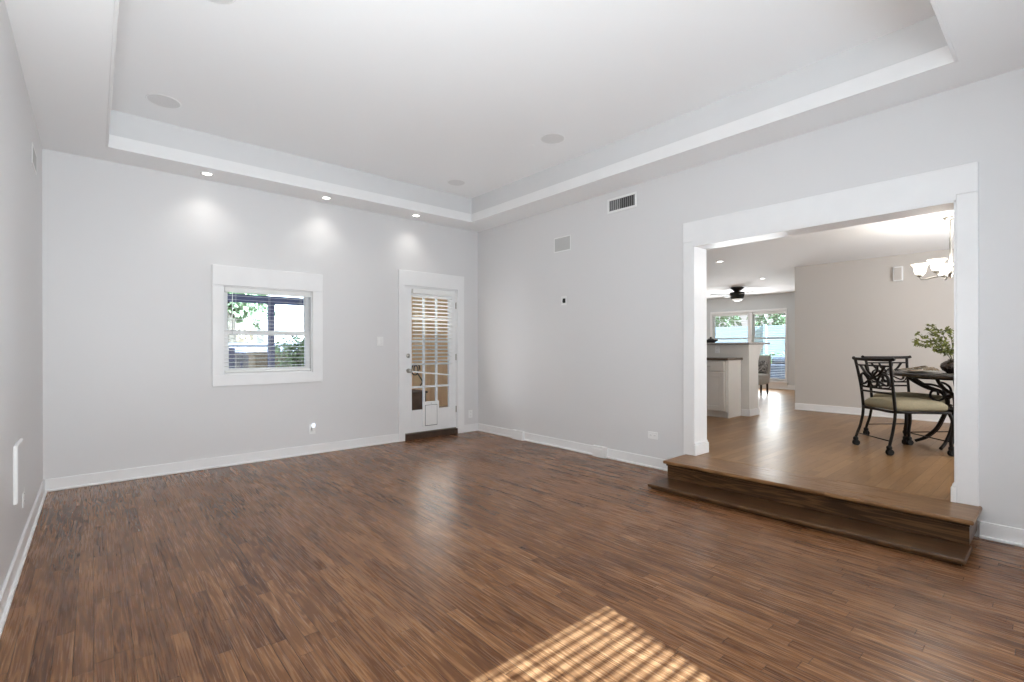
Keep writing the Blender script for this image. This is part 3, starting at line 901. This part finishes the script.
# ------------------------------------------------------------------ chandelier
CH = (6.82, .82)
t = thing('chandelier', 'nickel chandelier with white glass bell shades over the dining table', 'chandelier', (CH[0], CH[1], ZC), 0)
MB().lathe([(.062, 0), (.062, -.012), (.045, -.026), (.012, -.034), (0, -.034)], n=28).build('canopy', 'nickel', t)
MB().lathe([(.006, -.03), (.008, -.20), (.013, -.22), (.011, -.24), (.014, -.52), (.020, -.55), (.030, -.575), (.024, -.60), (.010, -.615), (.014, -.63), (0, -.645)], n=20).build('stem', 'nickel', t)
for i in range(5):
    a = math.radians(162 + 72 * i)
    ca, sa = math.cos(a), math.sin(a)
    pt = lambda r, z: (r * ca, r * sa, z)
    arm = MB()
    arm.tube([pt(.015, -.58), pt(.08, -.605), pt(.15, -.620), pt(.21, -.632), pt(.245, -.622), pt(.25, -.595)], .0085, 8)
    ar = arm.build('arm', 'nickel', t)
    MB().lathe([(.014, -.605), (.028, -.597), (.030, -.582), (.020, -.576), (.016, -.560), (0, -.560)], (.25 * ca, .25 * sa, 0), 18).build('socket', 'nickel', ar)
    sh = MB().lathe([(.028, -.578), (.044, -.570), (.053, -.543), (.055, -.512), (.063, -.484), (.082, -.464), (.078, -.464), (.059, -.486), (.051, -.512), (.049, -.541), (.040, -.564), (.024, -.573)], (.25 * ca, .25 * sa, 0), 24, caps=False).build('shade', 'shade', ar)
    lamp('chandelier_lamp', 'POINT', (CH[0] + .25 * ca, CH[1] + .25 * sa, ZC - .43), 3.6, (1, .93, .84), shadow_soft_size=.04)

# ------------------------------------------------------------------ dining chairs
def make_chair(loc, rz, label):
    t = thing('dining_chair', label, 'chair', loc, rz, 'dining chairs round the table')
    MB().cushion(.50, .50, .430, .535, .035, .028, .05).build('seat', 'seat', t)
    m = MB()
    fr = [(-.25, -.235, .422), (0, -.255, .422), (.245, -.265, .422), (.268, 0, .422), (.245, .265, .422), (0, .255, .422), (-.25, .235, .422), (-.258, 0, .422)]
    m.tube(fr, .015, 8, True, 4, .9)
    m.build('seat_frame', 'iron', t)
    def leg(pts, r, foot):
        l = MB()
        l.tube(pts, r, 8, False, 5)
        lo = l.build('leg', 'iron', t)
        fx, fy = foot
        k = MB()
        k.lathe([(.018, .055), (.026, .066), (.024, .085), (.014, .094)], (fx, fy, 0), 12)
        for s in (-.012, .012):
            k.cyl((fx + .004, fy + s - .008, .030), .030, .016, 'Y', 16)
        k.box(fx - .008, fx + .012, fy - .005, fy + .005, .02, .062)
        k.build('caster', 'rubber', lo)
    for s in (-1, 1):
        leg([(-.245, s * .235, .44), (-.252, s * .235, .34), (-.275, s * .24, .22), (-.305, s * .25, .12), (-.315, s * .252, .07)], .014, (-.315, s * .252))
        leg([(.235, s * .255, .43), (.262, s * .268, .36), (.268, s * .272, .26), (.252, s * .268, .16), (.256, s * .27, .07)], .015, (.256, s * .27))
    m = MB()
    m.tube([(-.298, -.246, .135), (-.298, .246, .135)], .006, 6)
    m.tube([(.254, -.268, .135), (.254, .268, .135)], .006, 6)
    m.build('stretcher', 'iron', t)
    # back: two posts, three rails
    lean = lambda z: -.246 - .16 * max(0, z - .44) ** 1.25
    m = MB()
    for s in (-1, 1):
        m.tube([(lean(.43), s * .235, .43), (lean(.60), s * .236, .60), (lean(.78), s * .246, .78), (lean(.935), s * .262, .935)], .0145, 8, False, 5)
    for z, w_, r in ((.60, .236, .010), (.645, .238, .009), (.875, .252, .009)):
        m.tube([(lean(z), -w_, z), (lean(z) - .018, 0, z), (lean(z), w_, z)], r, 8, False, 5)
    z = .94
    m.tube([(lean(z) + .012, -.305, z + .012), (lean(z), -.262, z), (lean(z) - .022, 0, z - .002), (lean(z), .262, z), (lean(z) + .012, .305, z + .012)], .0165, 8, False, 5)
    m.build('back_frame', 'iron', t)
    # scrollwork: crossing ribbons that end in loops
    m = MB()
    B = lambda y, z, d=0: (lean(z) - .018 * (1 - (y / .25) ** 2) + d, y, z)
    for s in (-1, 1):
        d = .004 * s
        m.tube([B(s * .185, .872, d), B(s * .12, .80, d), B(s * .03, .755, d), B(-s * .07, .715, d), B(-s * .16, .675, d), B(-s * .195, .70, d), B(-s * .19, .765, d), B(-s * .135, .79, d), B(-s * .075, .745, d), B(-s * .06, .69, d), B(-s * .09, .648, d)], .017, 8, False, 6, .5)
        m.tube([B(s * .085, .872, -d), B(s * .065, .82, -d), B(0, .77, -d), B(-s * .06, .72, -d), B(-s * .04, .665, -d), B(0, .65, -d)], .015, 8, False, 6, .5)
        m.tube([B(s * .235, .72, 0), B(s * .20, .66, 0), B(s * .12, .648, 0)], .007, 6, False, 5)
    m.build('back_scroll', 'iron', t)
    return t
chair = make_chair((6.33, 1.13, ZD), math.radians(-44), 'iron scroll-back dining chair with olive seat nearest the opening')
c2 = copy_tree(chair)
c2.location = (7.075, 1.215, ZD); c2.rotation_euler = (0, 0, math.radians(-128))
c2['label'] = 'iron scroll-back dining chair behind the nearest chair, by the far wall'

# ------------------------------------------------------------------ dining table and what stands on it
TZ = 1.0 - ZD
T = (6.92, .76)
t = thing('dining_table', 'round dark-topped dining table on a scrolled iron pedestal', 'table', (T[0], T[1], ZD))
R_ = .62
MB().lathe([(0, TZ), (R_ - .012, TZ), (R_, TZ - .012), (R_ - .004, TZ - .030), (R_ - .03, TZ - .040), (0, TZ - .040)], n=64).build('tabletop', 'table_top', t)
m = MB()
m.tube([(.42 * math.cos(a), .42 * math.sin(a), TZ - .052) for a in [2 * PI * i / 16 for i in range(16)]], .012, 8, True, 3)
m.build('apron_ring', 'iron', t)
for i in range(4):
    a = math.radians(82 + 90 * i)
    for da in (-.16, .16):
        ca, sa = math.cos(a + da), math.sin(a + da)
        q = lambda r, z: (r * ca, r * sa, z)
        MB().tube([q(.44, TZ - .05), q(.39, TZ - .10), q(.28, TZ - .17), q(.15, TZ - .22), q(.105, TZ - .30), q(.115, TZ - .40), q(.15, .28), q(.20, .17), q(.29, .07), q(.37, .022)], .0165, 8, False, 6).build('leg', 'iron', t)
    ca, sa = math.cos(a + PI / 4), math.sin(a + PI / 4)
    q = lambda r, z: (r * ca, r * sa, z)
    MB().tube([q(.40, TZ - .07), q(.36, TZ - .12), q(.25, TZ - .13), q(.16, TZ - .17), q(.14, TZ - .25), q(.20, TZ - .30), q(.27, TZ - .26), q(.26, TZ - .20), q(.21, TZ - .20), q(.20, TZ - .24)], .012, 8, False, 6).build('scroll', 'iron', t)
m = MB()
for z, r in ((TZ - .25, .118), (TZ - .40, .122)):
    m.tube([(r * math.cos(x), r * math.sin(x), z) for x in [2 * PI * i / 12 for i in range(12)]], .013, 8, True, 3)
m.lathe([(.02, TZ - .46), (.05, TZ - .42), (.03, TZ - .36), (.055, TZ - .30), (.03, TZ - .22), (.02, TZ - .05)], n=16)
m.build('pedestal_core', 'iron', t)
ZP = 1.0
def setting(x, y, rz, which):
    p = thing('dinner_plate', 'cream plate set %s on the dining table' % which, 'plate', (x, y, ZP), 0, 'plates on the dining table')
    MB().lathe([(0, .002), (.085, .002), (.10, .006), (.142, .020), (.145, .023), (.138, .023), (.098, .010), (.08, .008), (0, .008)], n=36).build('plate_body', 'plate_c', p)
    n = thing('napkin', 'patterned ruffled napkin on the plate %s' % which, 'napkin', (x, y, ZP + .009), rz, 'napkins on the dining table')
    m = MB()
    for j in range(5):
        yy = -.04 + j * .02
        m.tube([(-.11, yy * .5, .010), (-.05, yy, .014 + .004 * (j % 2)), (.0, yy * .5, .024), (.04, yy * .9, .026 + .01 * (j % 2)), (.10, yy * 1.9, .034 + .012 * (j % 2)), (.125, yy * 2.0, .020)], .010, 8, False, 5, .8)
    m.build('cloth', 'napkin', n)
    m = MB()
    m.tube([(0, .03 * math.cos(a), .022 + .018 * math.sin(a)) for a in [2 * PI * i / 12 for i in range(12)]], .005, 8, True, 3)
    m.build('napkin_ring', 'nickel', n)
setting(T[0] - .295, T[1] + .28, math.radians(-45), 'before the nearest chair')
setting(T[0] + .10, T[1] + .40, math.radians(-90), 'before the chair by the far wall')
vs = thing('vase', 'round bronze vase holding leafy branches on the dining table', 'vase', (6.86, .80, ZP))
MB().lathe([(0, 0), (.06, 0), (.095, .025), (.115, .06), (.108, .095), (.075, .122), (.048, .132), (.052, .142), (.044, .142), (.040, .130), (.07, .115), (.10, .09), (.105, .06), (.085, .03), (0, .012)], n=32).build('vase_body', 'vase', vs)
pl = thing('leafy_branches', 'olive green leafy branches standing in the bronze vase', 'plant', (6.86, .80, ZP + .12))
sm, lm = MB(), MB()
rs = random.Random(3)
spread = [(-.47, .20), (-.40, .27), (-.33, .17), (-.25, .33), (-.14, .40), (-.06, .36), (.05, .42), (.16, .36), (.28, .30), (.38, .22), (-.20, .24), (.10, .30), (-.34, .24), (-.10, .28)]
for i, (lat, up) in enumerate(spread):
    dep = rs.uniform(-.12, .14)
    ex = lat * .757 + dep * .65
    ey = -lat * .655 + dep * .75
    P = catmull([Vector((rs.uniform(-.02, .02), rs.uniform(-.02, .02), -.08)), Vector((ex * .15, ey * .15, .06)), Vector((ex * .5, ey * .5, up * .75)), Vector((ex, ey, up + .02 * math.sin(i)))], 8, False)
    sm.tube(P, .0028, 5, False, 0, taper=(1.2, .5))
    for k_ in range(9, len(P)):
        for _ in range(3):
            dd = (P[k_] - P[k_ - 1]).normalized() * .6 + Vector((rs.uniform(-1, 1), rs.uniform(-1, 1), rs.uniform(-.8, .9)))
            lm.leaf(P[k_], dd, rs.uniform(.035, .058), rs.uniform(.020, .030), rs.uniform(0, .35), rs.uniform(-1, 1))
sm.build('stems', 'stem', pl)
lm.build('leaves', 'leaf', pl)

# ------------------------------------------------------------------ kitchen peninsula
KX0, KX1, KY = 7.15, 7.63, 3.37
cab = thing('base_cabinet', 'white base cabinet with drawer and paneled door under brown counter', 'cabinet', (0, 0, 0))
MB().box(KX0 + .02, KX1 - .016, KY, 5.60, ZD + .09, 1.075).build('cabinet_body', 'cabinet', cab)
MB().box(KX0 + .085, KX1 - .016, KY, 5.60, ZD, ZD + .09).build('toe_kick', 'cabinet', cab)
MB().box(KX0 + .04, KX1 - .016, KY - .02, KY, ZD, 1.075, .002).build('end_panel', 'cabinet', cab)
yy = KY + .03
for i in range(4):
    y0, y1 = yy + i * .54, yy + i * .54 + .52
    dw = MB().box(KX0, KX0 + .02, y0, y1, .912, 1.055, .004).build('drawer', 'cabinet', cab)
    MB().tube([(KX0, (y0 + y1) / 2 - .05, .985), (KX0 - .03, (y0 + y1) / 2 - .045, .985), (KX0 - .03, (y0 + y1) / 2 + .045, .985), (KX0, (y0 + y1) / 2 + .05, .985)], .006, 8, False, 0).build('handle', 'nickel', dw)
    m = MB()
    m.box(KX0, KX0 + .02, y0, y0 + .07, .315, .895, .003); m.box(KX0, KX0 + .02, y1 - .07, y1, .315, .895, .003)
    m.box(KX0, KX0 + .02, y0 + .07, y1 - .07, .315, .385, .003); m.box(KX0, KX0 + .02, y0 + .07, y1 - .07, .825, .895, .003)
    m.box(KX0 + .010, KX0 + .02, y0 + .07, y1 - .07, .385, .825)
    m.build('door', 'cabinet', cab)
ct = thing('kitchen_counter', 'brown granite worktop on the white base cabinet', 'worktop', (0, 0, 0))
MB().box(KX0 - .025, KX1, KY - .045, 5.62, 1.076, 1.112, .008, 2).build('worktop_slab', 'granite_d', ct)
# half wall with raised bar
hwall = struct(empty('wall_bar'), 'grey half wall carrying the raised bar', 'wall')
MB().box(KX1, 7.965, 3.235, 5.62, ZD, 1.312).build('half_wall', 'cabinet', hwall)
m = MB()
m.box(KX1 - .014, KX1, 3.221, KY - .022, ZD, ZD + .105, .003); m.box(KX1 - .014, 7.979, 3.221, 3.235, ZD, ZD + .105, .003); m.box(7.965, 7.979, 3.235, 5.62, ZD, ZD + .105, .003)
m.build('base_trim', 'trim', hwall)
m = MB()
for y0 in (3.245, 4.2, 5.2):
    t_ = bmesh.new()
    prof = [(7.965, 1.312), (8.20, 1.312), (8.16, 1.28), (8.07, 1.20), (8.01, 1.10), (7.965, .99)]
    A = [t_.verts.new((x, y0, z)) for x, z in prof]
    Bv = [t_.verts.new((x, y0 + .09, z)) for x, z in prof]
    t_.faces.new(A); t_.faces.new(Bv[::-1])
    for i in range(len(prof)):
        j = (i + 1) % len(prof)
        t_.faces.new((A[i], Bv[i], Bv[j], A[j]))
    bmesh.ops.recalc_face_normals(t_, faces=t_.faces)
    m._add(t_)
m.build('corbel', 'cabinet', hwall)
bt = thing('bar_top', 'grey granite raised bar top on the half wall', 'bar top', (0, 0, 0))
MB().box(7.58, 8.36, 3.205, 5.66, 1.3125, 1.346, .008, 2).build('bar_slab', 'granite_g', bt)
outlet((KX1, 3.735, 1.235), -PI / 2, 'white outlet on the half wall above the brown counter', group='wall outlets')
bw = thing('serving_bowl', 'small dark bowl with a knobbed lid on the bar top', 'bowl', (7.80, 3.93, 1.346))
MB().lathe([(0, 0), (.06, 0), (.065, .01), (.11, .035), (.115, .048), (.10, .055), (0, .058)], n=28).build('bowl_body', 'black', bw)
MB().lathe([(.05, .057), (.04, .07), (.012, .078), (.018, .09), (.014, .10), (0, .102)], n=20).build('lid_knob', 'black', bw)

# ------------------------------------------------------------------ accent chair and pillow
ac = thing('accent_chair', 'light upholstered accent chair with dark legs by the far windows', 'chair', (11.28, 4.70, ZD), PI + .12)
MB().cushion(.54, .56, .235, .475, .04, .02).build('seat', 'linen', ac)
MB().box(-.055, .055, -.28, .28, 0, .53, .03, 3, mtx=Matrix.Translation((-.285, 0, .35)) @ Matrix.Rotation(math.radians(-7), 4, 'Y')).build('backrest', 'linen', ac)
for sx, sy in ((.22, .23), (.22, -.23), (-.25, .23), (-.25, -.23)):
    lg = MB()
    k = -.03 if sx < 0 else .01
    lg.tube([(sx, sy, .245), (sx + k * .5, sy, .12), (sx + k, sy, 0.0)], .022, 4, False, 3, taper=(1.15, .8))
    lg.build('leg', 'dark_wood', ac)
pw = thing('throw_pillow', 'black and white patterned pillow on the light accent chair', 'pillow', (11.41, 4.64, ZD + .62), PI + .12)
MB().cushion(.30, .38, -.055, .055, .05, .05, mtx=Matrix.Rotation(math.radians(72), 4, 'Y')).build('pillow_cover', 'pillow', pw)

# ------------------------------------------------------------------ ceiling fan
fn = thing('ceiling_fan', 'black ceiling fan with white light bowl in the living room', 'ceiling fan', (11.15, 4.99, ZC), -YAW)
MB().lathe([(.145, 0), (.145, -.012), (.12, -.04), (.06, -.085), (.06, -.105)], n=32).build('canopy', 'black', fn)
MB().lathe([(.06, -.10), (.15, -.112), (.155, -.15), (.135, -.255), (.11, -.265), (0, -.265)], n=32).build('motor', 'black', fn)
MB().lathe([(.10, -.262), (.108, -.272), (.098, -.295), (.06, -.312), (0, -.318)], n=28).build('light_bowl', 'opal', fn)
for i in range(4):
    m = MB()
    Rm = Matrix.Rotation(PI / 2 * i + .04, 4, 'Z') @ Matrix.Translation((0, 0, -.165)) @ Matrix.Rotation(math.radians(10), 4, 'X')
    m.box(.13, .22, -.02, .02, -.004, .004, mtx=Rm)
    m.box(.20, .62, -.065, .065, -.004, .004, .003, mtx=Rm)
    m.build('blade', 'blade', fn)

# ------------------------------------------------------------------ outdoors
struct(MB().box(-6, 30, -16, 26, -.32, -.14).build('ground', 'concrete'), 'pale patio paving outside the house', 'ground')
# porch roof added out of view to keep the sun off two added openings
pr = thing('sunblock_roof', 'pale porch roof added unseen behind the viewer to block the sun', 'sunblock', (0, 0, 0))
MB().box(1.62, 8.3, -6.6, YN - WT - .01, 2.52, 2.62, .01).build('roof_slab', 'sunblock', pr)
for x in (1.75, 4.95, 8.15):
    MB().box(x - .06, x + .06, -6.5, -6.38, -.14, 2.52, .008).build('post', 'sunblock', pr)

# seen through window_1: pergola, chairs, planter, shrub, neighbour house, tree
pg = thing('pergola', 'blue-grey pergola frame outside the small window', 'pergola', (0, 0, 0))
MB().box(-.6, 3.45, 8.50, 8.62, 2.0, 2.12, .006).build('beam', 'blue_grey', pg)
for x in (-.2, 2.20):
    MB().box(x - .045, x + .045, 8.51, 8.60, -.14, 2.0, .006).build('post', 'blue_grey', pg)
def patio_chair(x, y, rz, label):
    t = thing('patio_chair', label, 'chair', (x, y, -.14), rz)
    MB().box(-.25, .25, -.25, .25, .70, .75, .01).build('seat', 'blue_grey', t)
    m = MB()
    m.box(-.25, .25, .22, .26, .80, .86, .006)
    for xx in (-.13, .06):
        m.box(xx - .06, xx + .065, .225, .255, .86, 1.42, .006)
    m.box(-.25, -.21, .22, .26, .74, 1.2, .006)
    m.box(.21, .25, .22, .26, .74, 1.2, .006)
    m.build('backrest', 'blue_grey', t)
    for sx in (-.22, .22):
        for sy in (-.22, .22):
            MB().box(sx - .02, sx + .02, sy - .02, sy + .02, 0, .70, .004).build('leg', 'blue_grey', t)
    for sx in (-.25, .25):
        MB().box(sx - .025, sx + .025, -.22, .24, .96, .99, .008).build('armrest', 'blue_grey', t)
patio_chair(1.66, 8.75, .1, 'tall blue-grey patio chair outside the small window')
bx = thing('planter_box', 'tan wooden planter box outside the small window', 'planter', (2.55, 9.75, -.14))
MB().box(-.37, .75, -.25, .25, 0, 1.30, .01).build('planter_body', 'tan', bx)
MB().box(-.40, .78, -.28, .28, 1.28, 1.34, .01).build('planter_rim', 'tan', bx)
def bush(name, label, cat, loc, size, n, material, leaf, seed, trunk=None, group=None):
    t = thing(name, label, cat, loc, 0, group)
    rs = random.Random(seed)
    m = MB()
    lobes = [(rs.uniform(-.6, .6), rs.uniform(-.6, .6), rs.uniform(-.5, .6), rs.uniform(.4, .65)) for _ in range(9)]
    z0 = (trunk or 0)
    for _ in range(n):
        l = rs.choice(lobes)
        v = Vector((rs.gauss(0, 1), rs.gauss(0, 1), rs.gauss(0, 1))).normalized() * l[3] * rs.uniform(.75, 1.05)
        p = Vector(((l[0] + v.x) * size[0] / 2, (l[1] + v.y) * size[1] / 2, z0 + size[2] / 2 + (l[2] + v.z) * size[2] / 2))
        m.leaf(p, v + Vector((rs.uniform(-.6, .6), rs.uniform(-.6, .6), rs.uniform(-.6, .6))), leaf * rs.uniform(.7, 1.3), leaf * .6, .2, rs.uniform(-1.5, 1.5))
    m.build('foliage', material, t)
    s = MB()
    s.tube([(0, 0, 0), (.03, .02, (z0 + size[2] * .5) * .5), (0, 0, z0 + size[2] * .6)], .035 if not trunk else .13, 8, False, 4, taper=(1.2, .5))
    s.build('trunk' if trunk else 'stem', 'bark', t)
    return t
bush('flowering_shrub', 'pale green leafy shrub outside the small window', 'shrub', (2.74, 9.05, -.14), (.70, .55, .62), 1100, 'shrub', .075, 5, trunk=.95)
bush('garden_tree', 'green tree beyond the pergola outside the small window', 'tree', (2.55, 13.5, -.14), (2.0, 1.6, 1.7), 2200, 'tree', .15, 6, trunk=1.85)
nh = thing('garden_wall', 'mottled grey garden wall outside the small window', 'wall', (0, 0, 0))
MB().box(-5, 4.2, 11.2, 11.4, -.14, 1.33, .01).build('wall_body', 'stone', nh)
MB().box(-5, 4.25, 11.15, 11.45, 1.33, 1.38, .01).build('coping', 'siding', nh)
hs = thing('neighbor_house', 'white neighbouring house beyond the garden wall', 'house', (0, 0, 0))
MB().box(3.6, 9.5, 15.5, 19, -.14, 3.3).build('house_wall', 'cream', hs)
MB().box(1.0, 3.6, 16.0, 18.5, -.14, 1.98).build('side_wing', 'peach', hs)
MB().box(3.3, 9.9, 15.1, 19.4, 3.3, 3.5, .02).build('house_roof', 'siding', hs)
# seen through door_1: cedar fence, paving, storage box
fc = thing('cedar_fence', 'orange-brown cedar fence outside the glazed door', 'fence', (0, 0, 0))
m = MB()
for i in range(26):
    x = 3.6 + i * .14
    m.box(x + .003, x + .137, 8.9, 8.93, -.14, 2.35, .003)
m.build('boards', 'cedar', fc)
for z in (.2, 1.9):
    MB().box(3.6, 7.25, 8.93, 8.98, z, z + .09).build('rail', 'cedar', fc)
gh = thing('garden_hose', 'dark coiled garden hose hung on the cedar fence', 'hose', (5.02, 8.86, .82))
MB().tube([((.11 - .004 * k_) * math.cos(k_ * .55) * (1 + .1 * math.sin(k_)), -.012 - .0012 * k_, (.14 - .004 * k_) * math.sin(k_ * .55)) for k_ in range(22)] + [(.10, -.04, -.16), (.16, -.03, -.26), (.08, -.03, -.36)], .011, 6, False, 3).build('hose_coil', 'black', gh)
MB().cyl((0, .04, .10), .02, -.10, 'Y').build('hook', 'black', gh)
struct(MB().box(3.4, 7.4, YB + WT, 8.9, -.14, -.04).build('ground_patio', 'deck'), 'pinkish brick paving outside the glazed door', 'ground')
sb = thing('storage_box', 'dark brown wooden storage box outside the glazed door', 'box', (4.62, 8.2, -.04))
MB().box(-.22, .13, -.25, .25, 0, .46, .01).build('box_body', 'tan_d', sb)
MB().box(-.24, .15, -.27, .27, .46, .50, .008).build('box_lid', 'tan_d', sb)
# seen through the living windows: hedge, trees, covered grill, lawn
struct(MB().box(16.2, 30, -5, 20, -.14, -.10).build('ground_lawn', 'lawn'), 'green lawn beyond the far windows', 'ground')
vf = thing('board_fence', 'pale board fence beyond the far living room windows', 'fence', (0, 0, 0))
MB().box(20.0, 20.08, 3.5, 14.5, -.14, 2.12).build('boards', 'vinyl', vf)
for k_ in range(6):
    MB().box(19.93, 20.0, 3.6 + 2.1 * k_, 3.72 + 2.1 * k_, -.14, 2.16, .01).build('post', 'vinyl', vf)
for i, (x, y, sz, lb) in enumerate(((22.5, 8.0, (2.6, 3.4, 2.6), 'green tree behind the pale fence at the right'), (23.0, 11.6, (2.6, 3.4, 2.5), 'green tree behind the pale fence at the left'))):
    bush('garden_tree', lb, 'tree', (x, y, -.14), sz, 1500, 'tree', .26, 20 + i, trunk=2.0, group='trees beyond the living room windows')
bush('garden_shrub', 'low pale green shrub before the pale fence', 'shrub', (18.6, 7.6, -.14), (1.2, 3.2, 1.15), 1500, 'shrub', .14, 31)
gr = thing('covered_grill', 'dark grey covered grill on the patio beyond the far window', 'grill', (15.3, 5.42, -.14))
m = MB()
m.box(-.3, .3, -.46, .46, .42, .92, .06, 3); m.box(-.26, .26, -.34, .34, .86, 1.12, .10, 3)
m.build('grill_cover', 'grill', gr)
for sx, sy in ((.22, .36), (.22, -.36), (-.22, .36), (-.22, -.36)):
    MB().box(sx - .025, sx + .025, sy - .025, sy + .025, 0, .43).build('leg', 'black', gr)
